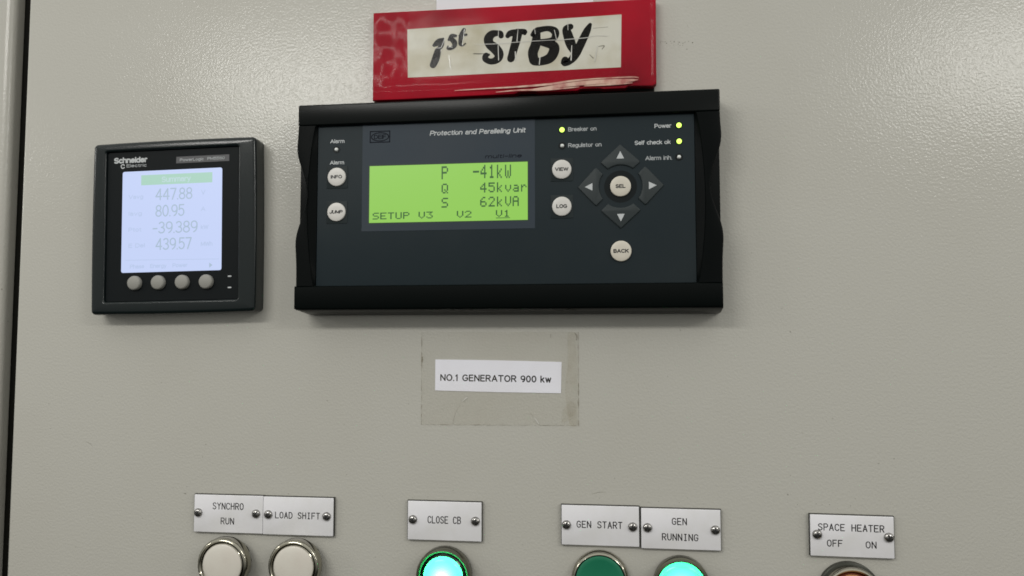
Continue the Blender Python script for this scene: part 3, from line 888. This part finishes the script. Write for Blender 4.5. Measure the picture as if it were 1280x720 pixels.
part('menu_arrow', slab([(xa - 0.8, za - 1.5), (xa + 1.2, za), (xa - 0.8, za + 1.5)], HM + 0.055, HM + 0.07), M_SCREEN_INK, scr)
screen_text('Phase   Energy   Power', -218.5, 4.9, -183.0, 7.3, M_SCREEN_DIM, name='caption')

screen_text('Schneider', -230.6, 66.2, -209.6, 70.4, M_PRINT, host=face, h=HM + 0.02, name='maker_name', cap=3.5, pen=0.12)
screen_text('Electric', -222.6, 63.9, -210.0, 66.2, M_PRINT_DIM, host=face, h=HM + 0.02, name='maker_name', cap=1.9)
xe, ze = unturn(-224.9, 64.7)
bm = bmesh.new()
stroke(bm, [(xe + 1.05 * math.cos(a), ze + 1.15 * math.sin(a), 0.3) for a in [math.radians(30 + 300 * k / 16) for k in range(17)]], HM + 0.02, smooth=False)
part('maker_mark', bm, M_PRINT, face, smooth=0)
xg, zg = unturn(-175.5, 67.7)
badge = part('model_badge', slab(rrect(xg - 16.2, xg + 16.2, zg - 1.9, zg + 1.9), HM + 0.005, HM + 0.06), M_BADGE, face)
screen_text('PowerLogic  PM5560', -189.5, 66.6, -162.0, 68.8, M_PRINT_DIM, host=badge, h=HM + 0.07, name='legend', cap=1.7)
for xk, zk in ((-157.4, -0.4), (-157.3, -6.8)):
    xk, zk = unturn(xk, zk)
    part('status_led', slab(rrect(xk - 1.1, xk + 1.1, zk - 0.4, zk + 0.4, 0.35), HM + 0.005, HM + 0.25, 0.1, steps=2), M_PRINT, face)
key_me = mesh_of('soft_key', lathe([(4.15, 0.0), (4.1, 1.5), (3.8, 2.1), (3.2, 2.4), (0, 2.5)], n=36), M_METER_KEY)
for xk, zk in ((-214.81, -3.77), (-200.25, -3.6), (-185.61, -3.5), (-171.09, -3.4)):
    xk, zk = unturn(xk, zk)
    put('soft_key', key_me, meter, (xk, HM, zk))
meter.rotation_euler.y = -TURN

# ------------------------------------------------------------------ red standby sign standing on the unit
STBY = [[(-2.32, 133.21, 1.2), (-2.76, 134.63, 1.2), (-4.64, 134.85, 1.32), (-7.47, 134.36, 1.8), (-9.49, 131.98, 2.04), (-8.73, 128.75, 2.04), (-5.89, 126.26, 2.27), (-3.82, 123.43, 2.16), (-3.82, 120.89, 1.92), (-5.89, 119.15, 1.56), (-8.71, 118.9, 1.32), (-11.23, 120.42, 1.32), (-10.73, 122.3, 1.44), (-9.35, 122.74, 0.6)], [(1.45, 133.02, 1.08), (2.89, 134.34, 1.44), (6.33, 134.8, 1.44), (10.7, 134.96, 1.2), (10.95, 133.93, 0.84)], [(7.08, 134.32, 2.04), (6.01, 129.61, 1.92), (4.57, 124.61, 1.8), (3.2, 119.93, 1.68)], [(15.36, 132.95, 0.96), (17.23, 134.43, 1.68), (17.53, 131.57, 1.8), (17.03, 127.17, 2.16), (15.53, 122.83, 2.16), (16.01, 118.39, 2.04)], [(18.16, 135.33, 1.44), (23.74, 136.06, 1.2), (27.45, 134.54, 1.68), (28.05, 131.99, 1.56), (25.88, 129.38, 1.2), (18.77, 128.6, 1.2)], [(20.0, 127.97, 1.08), (26.49, 126.39, 2.04), (27.28, 123.21, 2.27), (24.92, 119.23, 2.16), (19.97, 117.57, 1.8), (16.26, 117.62, 1.68)], [(36.45, 136.41, 1.32), (34.23, 135.14, 1.68), (34.95, 131.95, 2.04), (36.52, 126.84, 2.16), (38.15, 123.0, 1.68)], [(47.23, 136.98, 0.84), (45.56, 133.61, 1.56), (42.46, 127.18, 1.8), (39.06, 120.45, 1.8), (35.98, 116.96, 1.44), (33.03, 116.09, 1.44), (33.4, 117.71, 1.56)], [(-40.56, 129.69, 0.79), (-39.1, 130.7, 1.29), (-37.38, 131.84, 1.36), (-35.47, 132.98, 0.65)], [(-35.35, 132.59, 0.57), (-36.22, 129.78, 1.08), (-37.17, 128.29, 1.08)], [(-38.31, 126.61, 1.44), (-39.06, 123.76, 1.65), (-39.82, 121.11, 1.72), (-41.11, 118.4, 1.51)], [(-28.19, 134.46, 0.65), (-30.3, 134.49, 1.01), (-31.06, 133.18, 0.93), (-29.06, 131.05, 1.22), (-28.89, 128.85, 1.01), (-30.65, 127.51, 0.79), (-32.56, 127.49, 0.65), (-32.57, 128.45, 0.5)], [(-32.2, 132.28, 0.5), (-31.44, 133.78, 0.65)], [(-23.43, 137.8, 0.79), (-24.76, 134.98, 1.08), (-25.43, 131.56, 0.93), (-25.42, 129.45, 0.72), (-23.97, 128.72, 0.32), (-22.64, 129.81, 0.32)], [(-26.09, 134.36, 0.43), (-22.09, 134.85, 0.54)]]
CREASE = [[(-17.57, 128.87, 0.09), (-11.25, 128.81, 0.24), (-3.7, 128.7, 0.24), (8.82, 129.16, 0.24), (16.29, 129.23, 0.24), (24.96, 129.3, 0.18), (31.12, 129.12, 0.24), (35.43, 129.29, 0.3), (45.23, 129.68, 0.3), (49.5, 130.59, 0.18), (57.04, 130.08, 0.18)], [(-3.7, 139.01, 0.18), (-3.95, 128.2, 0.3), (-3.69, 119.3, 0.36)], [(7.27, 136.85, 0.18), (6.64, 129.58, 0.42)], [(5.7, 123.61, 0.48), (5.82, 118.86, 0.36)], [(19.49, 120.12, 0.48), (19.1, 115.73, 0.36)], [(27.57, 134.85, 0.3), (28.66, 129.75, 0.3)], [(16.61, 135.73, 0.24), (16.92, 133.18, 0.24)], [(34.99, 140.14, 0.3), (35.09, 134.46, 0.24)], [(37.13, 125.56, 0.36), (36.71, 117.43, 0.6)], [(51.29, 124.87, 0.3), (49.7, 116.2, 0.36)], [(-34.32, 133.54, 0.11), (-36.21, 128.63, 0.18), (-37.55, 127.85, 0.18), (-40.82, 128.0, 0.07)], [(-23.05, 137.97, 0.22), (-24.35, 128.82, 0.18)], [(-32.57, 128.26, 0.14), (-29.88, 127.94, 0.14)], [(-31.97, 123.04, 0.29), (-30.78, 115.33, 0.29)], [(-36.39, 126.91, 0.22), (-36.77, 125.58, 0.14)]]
SCUFF = [[(46.99, 120.07, 0.18), (48.8, 118.11, 0.3)], [(51.89, 124.53, 0.18), (54.93, 124.69, 0.3), (53.7, 122.88, 0.18)], [(48.92, 134.88, 0.12), (57.08, 135.21, 0.12)], [(-18.18, 123.67, 0.18), (-11.87, 123.5, 0.18)], [(-17.68, 123.71, 0.25), (-13.51, 123.4, 0.25)]]
FOLD_SHEEN = [[(-28.4, 102.8, 0.10), (-11.4, 103.2, 0.3), (5.5, 103.4, 0.45), (25, 104.2, 0.6), (36, 105.4, 0.5), (48, 106.1, 0.35), (62, 106.3, 0.35), (71, 106.2, 0.3), (73.5, 105.6, 0.1)], [(14, 101.6, 0.15), (24, 102.4, 0.7), (36, 103.5, 1.1), (50, 104.3, 1.2), (62, 104.4, 1.15), (70, 104.5, 0.7), (73, 104.6, 0.2)], [(-5, 100.9, 0.15), (8, 101.5, 0.35), (22, 101.2, 0.5), (34, 101.6, 0.4), (41, 102.0, 0.2)], [(44, 102.4, 0.2), (56, 102.6, 0.5), (66, 102.9, 0.45), (70, 103.0, 0.15)]]
sign = thing('standby_sign', (3.4, 0, 94.6), 'red card sign with a worn white strip reading 1st STBY resting on the black unit', 'sign')
HS = 6.0
bot = [(-76.2, 99.4), (-60, 99.3), (-30, 99.6), (5, 99.9), (8, 100.8), (16, 100.9), (19, 100.1), (40, 100.3), (42, 101.3), (52, 101.2), (54, 100.6), (66, 100.6), (68, 101.8), (81.0, 101.3), (83.0, 102.6)]
part('card', slab(bot + [(83.2, 150.0), (-76.3, 150.4)], 1.0, HS, 0.5), M_RED, sign)
part('under_card_shade', slab([(-75.4, 94.6), (82.0, 94.6), (82.0, 149), (-75.4, 149)], 0.3, 0.95), M_GAP_SHADE, sign)  # black sheet painting the shade between the card's foot and the unit
part('paper_strip', slab([(-55.7, 111.7), (63.9, 112.3), (64.5, 141.9), (-56.2, 139.7)], HS + 0.01, HS + 0.08), M_STRIP, sign)
part('lettering', strokes(STBY, HS + 0.10, rscale=1.28), M_STBY, sign, smooth=0)
for pl in SCUFF:
    part('scuff', strokes([pl], HS + 0.10), M_SCUFF, sign, smooth=0)
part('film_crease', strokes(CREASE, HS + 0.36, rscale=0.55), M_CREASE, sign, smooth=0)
part('fold_with_sheen', strokes(FOLD_SHEEN, HS + 1.1), M_FOLD_SHEEN, sign, smooth=0)  # folded film foot, its reflected light streaks painted as beige ribbons

random.seed(4)
bm = bmesh.new()                               # the clear sleeve over the card, crumpled on its left side and rolled at its foot
nx, nz = 110, 44
grid = []
for i in range(nx + 1):
    row = []
    for j in range(nz + 1):
        x = -76.6 + (83.9 + 76.6) * i / nx
        z = 100.6 + (150.6 - 100.6) * j / nz
        left = math.exp(-((x + 66) / 11) ** 2)
        h = HS + 0.75
        h += left * 0.8 * mnoise.noise(Vector((x * 0.22, z * 0.085, 3.1)))
        h += 0.10 * mnoise.noise(Vector((x * 0.06, z * 0.16, 7.7)))
        h += 0.6 * math.exp(-((z - 103.5) / 1.6) ** 2)
        h += 1.0 * math.exp(-((x - 82.2) / 0.8) ** 2)
        row.append(bm.verts.new((x, max(HS + 0.15, h), z)))
    grid.append(row)
for i in range(nx):
    for j in range(nz):
        bm.faces.new((grid[i][j], grid[i + 1][j], grid[i + 1][j + 1], grid[i][j + 1]))
part('plastic_sleeve', bm, M_SLEEVE, sign, smooth=180)

tag(part('paper_sheet', slab(rrect(-40.7, 49, 146, 205), 0.15, 0.35), M_PAPER, None, at=(4, 0, 150)),
    'blank white paper sheet stuck to the door behind the red sign', 'paper sheet')

# ------------------------------------------------------------------ printed label and the clear tape over it
lab = thing('paper_label', (-5, 0, -56.5), 'white paper label reading NO.1 GENERATOR 900 kw under clear tape below the black unit', 'label')
part('paper', slab([(-40.2, -64.6), (-5, -65.3), (29.9, -65.6), (30.3, -48.6), (-5, -47.8), (-40.15, -47.4)], 0.15, 0.35), M_LABEL, lab)
part('legend', lettering('NO.1 GENERATOR 900 kw', -37.3, 24.6, -57.75, 3.8, 0.37, rot=-0.0117, pen=0.088, gap=1.9), M_LABEL_INK, lab, smooth=0)
tape = thing('clear_tape', (-4, 0, -58), 'yellowing clear tape rectangle stuck over the generator label', 'tape')
bm = bmesh.new()
pts = []
T = [(-47.8, -83.6), (39.3, -83.0), (39.6, -32.2), (-48.1, -32.0)]
prism(bm, T, 0.40, 0.46)
part('film', bm, M_TAPE, tape, smooth=0)
bm = bmesh.new()
random.seed(9)
for k, (a, b, r) in enumerate((((-47.9, -83.4), (-48.0, -32.3), 0.16), ((-47.8, -83.5), (39.2, -82.9), 0.14), ((39.3, -82.9), (39.5, -32.4), 0.26))):
    line = []
    for q in range(31):
        t = q / 30
        line.append((a[0] + (b[0] - a[0]) * t, a[1] + (b[1] - a[1]) * t, r * random.uniform(0.3, 1.5)))
    stroke(bm, line, 0.48 + 0.004 * k)
part('tape_edge', bm, M_TAPE_EDGE, tape, smooth=0)
for pl in ([(35.5, -34, 2.0), (36.2, -50, 2.6), (35.4, -64, 3.2), (36.4, -81.5, 2.2)], [(31, -80.6, 1.2), (34, -76, 3.4), (36, -72, 2.2)]):
    part('glue_stain', strokes([pl], 0.49), M_STAIN, tape, smooth=0)
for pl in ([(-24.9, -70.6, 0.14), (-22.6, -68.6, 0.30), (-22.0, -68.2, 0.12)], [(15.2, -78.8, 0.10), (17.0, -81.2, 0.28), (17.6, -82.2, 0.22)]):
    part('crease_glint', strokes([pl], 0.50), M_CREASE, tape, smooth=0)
for pl in (
        [(-26.0, -72.6, 0.08), (-28.6, -77.0, 0.09), (-30.0, -83.0, 0.12)],
        [(12.6, -76.0, 0.07), (14.8, -78.4, 0.09)],
        [(24.5, -33.4, 0.14), (24.3, -35.4, 0.1)],
        [(-47.6, -46.0, 0.3), (-47.5, -47.5, 0.4), (-47.8, -49.0, 0.2)],
        [(37.6, -32.8, 0.3), (38.6, -34.4, 0.5), (38.4, -36.8, 0.2)]):
    part('grime', strokes([pl], 0.50), M_TAPE_EDGE, tape, smooth=0)

# ------------------------------------------------------------------ engraved nameplates
bm = lathe([(2.45, 0.0), (2.45, 0.35), (2.25, 0.85), (1.75, 1.30), (1.05, 1.58), (0.0, 1.66)], n=40)
screw_me = mesh_of('screw', bm, M_SCREW, smooth=60)
bm = bmesh.new()
w_, l_ = 0.36, 1.45
cross = [(w_, -l_), (w_, -w_), (l_, -w_), (l_, w_), (w_, w_), (w_, l_), (-w_, l_), (-w_, w_), (-l_, w_), (-l_, -w_), (-w_, -w_), (-w_, -l_)]
prism(bm, cross, 1.2, 1.68)
recess_me = mesh_of('cross_recess', bm, M_RECESS, smooth=0)
core_me = mesh_of('plate_core', slab(rrect(-20.85, 20.85, -10.55, 10.75), 0.0, 1.85), M_PLATE_CORE)
white_me = mesh_of('plate_face', slab(rrect(-20.55, 20.55, -10.45, 10.45, 0.3, 2), 1.85, 2.45, 0.3, steps=2), M_PLATE_WHITE)

random.seed(2)
def nameplate(x0, z0, label, texts, screws, tilt=0.0):
    cx, cz = x0 + 20.56, z0 + 10.45
    t = thing('nameplate', (cx, 0, cz), label, 'nameplate', 'engraved nameplates over the lamps and buttons')
    put('plate_core', core_me, t, (cx, 0.05, cz))
    f = put('plate_face', white_me, t, (cx, 0.05, cz))
    for s_, u0, u1, v, cap in texts:
        part('legend', engraving(s_, x0 + u0 * 41.1, x0 + u1 * 41.1, z0 + (1 - v) * 20.9, cap * 20.9, 2.52), M_ENGRAVE, f, smooth=0)
    for u, v in screws:
        s = put('screw', screw_me, t, (x0 + u * 41.1, 2.50, z0 + (1 - v) * 20.9))
        c = put('cross_recess', recess_me, s, (x0 + u * 41.1, 2.50, z0 + (1 - v) * 20.9))
        c.rotation_euler.y = random.uniform(-0.7, 0.7)
    t.rotation_euler.y = tilt
    return t

nameplate(-179.66, -145.42, 'white engraved nameplate reading SYNCHRO RUN above the leftmost white button', [('SYNCHRO', .277, .717, .293, .165), ('RUN', .40, .583, .69, .16)], [(.063, .483), (.906, .475)])
nameplate(-138.37, -145.62, 'white engraved nameplate reading LOAD SHIFT above the second white button', [('LOAD SHIFT', .18, .807, .48, .155)], [(.077, .473), (.909, .48)])
nameplate(-54.67, -145.92, 'white engraved nameplate reading CLOSE CB standing alone over a lit green button', [('CLOSE CB', .278, .719, .471, .17)], [(.071, .48), (.92, .48)])
nameplate(30.03, -146.02, 'white engraved nameplate reading GEN START over the unlit green button', [('GEN START', .202, .781, .475, .156)], [(.064, .498), (.92, .504)])
nameplate(72.26, -146.61, 'white engraved nameplate reading GEN RUNNING over the lit green lamp', [('GEN', .395, .573, .309, .155), ('RUNNING', .267, .713, .698, .155)], [(.08, .484), (.933, .495)])
nameplate(158.45, -147.70, 'white engraved nameplate reading SPACE HEATER OFF ON at the lower right', [('SPACE HEATER', .099, .88, .294, .152), ('OFF', .204, .38, .68, .15), ('ON', .666, .783, .69, .15)], [(.083, .48), (.937, .494)], tilt=0.006)

# ------------------------------------------------------------------ lamps and push buttons in their chrome bezels
def collar(r, h1):
    return [(0, 0.05), (r, 0.05), (r, h1 * 0.55), (r - 0.5, h1 * 0.6), (r - 2.5, h1 * 0.6)]
def bezel_profile(ro, ri, h0, h1):
    return [(ri, h0), (ro - 1.0, h0), (ro - 0.25, h0 + 1.0), (ro, h0 + 2.2), (ro, h1 - 2.0), (ro - 0.35, h1 - 0.8), (ro - 1.0, h1 - 0.15), (ro - 1.6, h1),
            ((ro + ri) / 2 - 0.4, h1 - 0.25), (ri + 0.35, h1 - 0.9), (ri, h1 - 1.8)]
def lens_profile(r, h0, h1, crown=1.2):
    return [(r, h0), (r, h1 - crown - 0.6), (r - 0.25, h1 - crown - 0.1), (r - 0.8, h1 - crown + 0.15), (r * 0.75, h1 - crown * 0.45), (r * 0.45, h1 - crown * 0.12), (0, h1)]

white_bez = mesh_of('bezel', lathe(bezel_profile(14.7, 11.9, 3.6, 11.2), n=72, close=True), M_CHROME)
white_col = mesh_of('collar', lathe([(0, 0.05), (12.6, 0.05), (12.6, 3.4), (12.2, 3.9), (0, 3.9)], n=10), M_COLLAR, smooth=0)
white_lens = mesh_of('lens', lathe(lens_profile(11.5, 4.0, 11.6, 1.0), n=64), M_LENS_WHITE)
rim_me = mesh_of('lens_ring', lathe([(11.95, 8.0), (11.95, 10.3), (11.7, 10.5), (11.45, 10.3), (11.45, 8.0)], n=64, close=True), M_CHROME)
for x, z, label in ((-158.15, -161.2, 'unlit white push button in a chrome bezel under the SYNCHRO RUN nameplate'),
                    (-116.76, -160.9, 'unlit white push button in a chrome bezel under the LOAD SHIFT nameplate')):
    t = thing('push_button', (x, 0, z), label, 'push button', 'illuminated push buttons along the bottom of the door')
    put('collar', white_col, t, (x, 0, z))
    b = put('bezel', white_bez, t, (x, 0, z))
    put('lens_ring', rim_me, b, (x, 0, z))
    put('lens', white_lens, t, (x, 0, z))

def lit_button(name, x, z, label, category, ro, rl, h1, crown, power, group, chrome=M_CHROME_DULL):
    t = thing(name, (x, 0, z), label, category, group)
    put('collar', mesh_of('collar', lathe([(0, 0.05), (ro - 1.2, 0.05), (ro - 1.2, 3.8), (0, 3.8)], n=48), M_COLLAR), t, (x, 0, z))
    ri = rl + 1.35
    put('lens_skirt', mesh_of('lens_skirt', lathe([(rl + 0.06, 3.9), (ri - 0.05, 3.9), (ri - 0.05, h1 - 3.9), (rl + 0.5, h1 - 3.3), (rl + 0.06, h1 - 3.0)], n=64, close=True), M_SKIRT), t, (x, 0, z))
    put('bezel', mesh_of('bezel', lathe([(ri, 2.0), (ro - 0.6, 2.0), (ro, 3.0), (ro, h1 - 3.2), (ro - 0.5, h1 - 2.2), (ro - 1.3, h1 - 2.0), (ri + 0.9, h1 - 2.5), (ri, h1 - 3.6)], n=72, close=True), chrome), t, (x, 0, z))
    put('lens', mesh_of('lens', lathe([(rl, 4.0), (rl, h1 - crown - 0.4), (rl - 0.3, h1 - crown + 0.2), (rl * 0.85, h1 - crown * 0.6), (rl * 0.6, h1 - crown * 0.25), (rl * 0.3, h1 - crown * 0.05), (0, h1)], n=64), M_LENS_GREEN_LIT), t, (x, 0, z))
    l = bpy.data.lights.new('lamp_bulb', 'POINT')
    l.energy = power
    l.shadow_soft_size = 0.002
    l.color = (1, 1, 1)
    o = bpy.data.objects.new('lamp_bulb', l)
    COL.objects.link(o)
    o.parent = t
    o.location = V3(0, 9.3, 0)
    return t

lit_button('push_button', -33.2, -163.3, 'lit green push button under the CLOSE CB nameplate', 'push button', 14.9, 10.7, 12.5, 2.4, 0.040, 'illuminated push buttons along the bottom of the door')
lit_button('indicator_light', 92.35, -163.6, 'brightly lit green lamp under the GEN RUNNING nameplate', 'indicator light', 14.3, 12.3, 12.5, 2.8, 0.034, 'illuminated push buttons along the bottom of the door')

x, z = 50.4, -163.6
t = thing('push_button', (x, 0, z), 'unlit dark green push button in a bright ring under the GEN START nameplate', 'push button', 'illuminated push buttons along the bottom of the door')
put('collar', mesh_of('collar', lathe([(0, 0.05), (14.4, 0.05), (14.4, 1.2), (0, 1.2)], n=64), M_COLLAR), t, (x, 0, z))
put('bezel', mesh_of('bezel', lathe([(13.1, 0.9), (15.1, 0.9), (15.2, 3.0), (14.9, 4.4), (14.3, 5.3), (13.6, 5.7), (13.25, 5.5), (13.1, 4.6)], n=72, close=True), M_CHROME), t, (x, 0, z))
put('button_cap', mesh_of('button_cap', lathe([(12.95, 1.0), (12.95, 4.6), (12.7, 5.2), (12.0, 5.35), (10.5, 5.2), (6.0, 4.4), (0, 4.1)], n=64), M_LENS_GREEN), t, (x, 0, z))

x, z = 177.2, -165.6
t = thing('selector_switch', (x, 0, z), 'amber selector switch in a chrome bezel under the SPACE HEATER nameplate', 'switch', 'illuminated push buttons along the bottom of the door')
put('collar', mesh_of('collar', lathe([(0, 0.05), (15.4, 0.05), (15.4, 3.0), (14.9, 3.4), (0, 3.4)], n=64), M_COLLAR), t, (x, 0, z))
put('bezel', mesh_of('bezel', lathe([(11.9, 3.0), (13.9, 3.0), (14.3, 4.2), (14.3, 8.0), (13.9, 9.2), (13.2, 9.7), (12.6, 9.4), (12.0, 8.2), (11.9, 7.0)], n=72, close=True), M_CHROME), t, (x, 0, z))
put('lens', mesh_of('lens', lathe([(11.7, 3.5), (11.7, 6.8), (11.2, 7.6), (9.5, 7.9), (0, 8.0)], n=64), M_LENS_AMBER), t, (x, 0, z))
bm = bmesh.new()
prism(bm, [(x + px, z + pz) for px, pz in rrect(-5.2, 5.2, -10.6, 10.6, 4.0, 6)], 7.8, 13.5, 1.6)
part('handle', bm, M_KNOB, t, at=(x, 0, z))
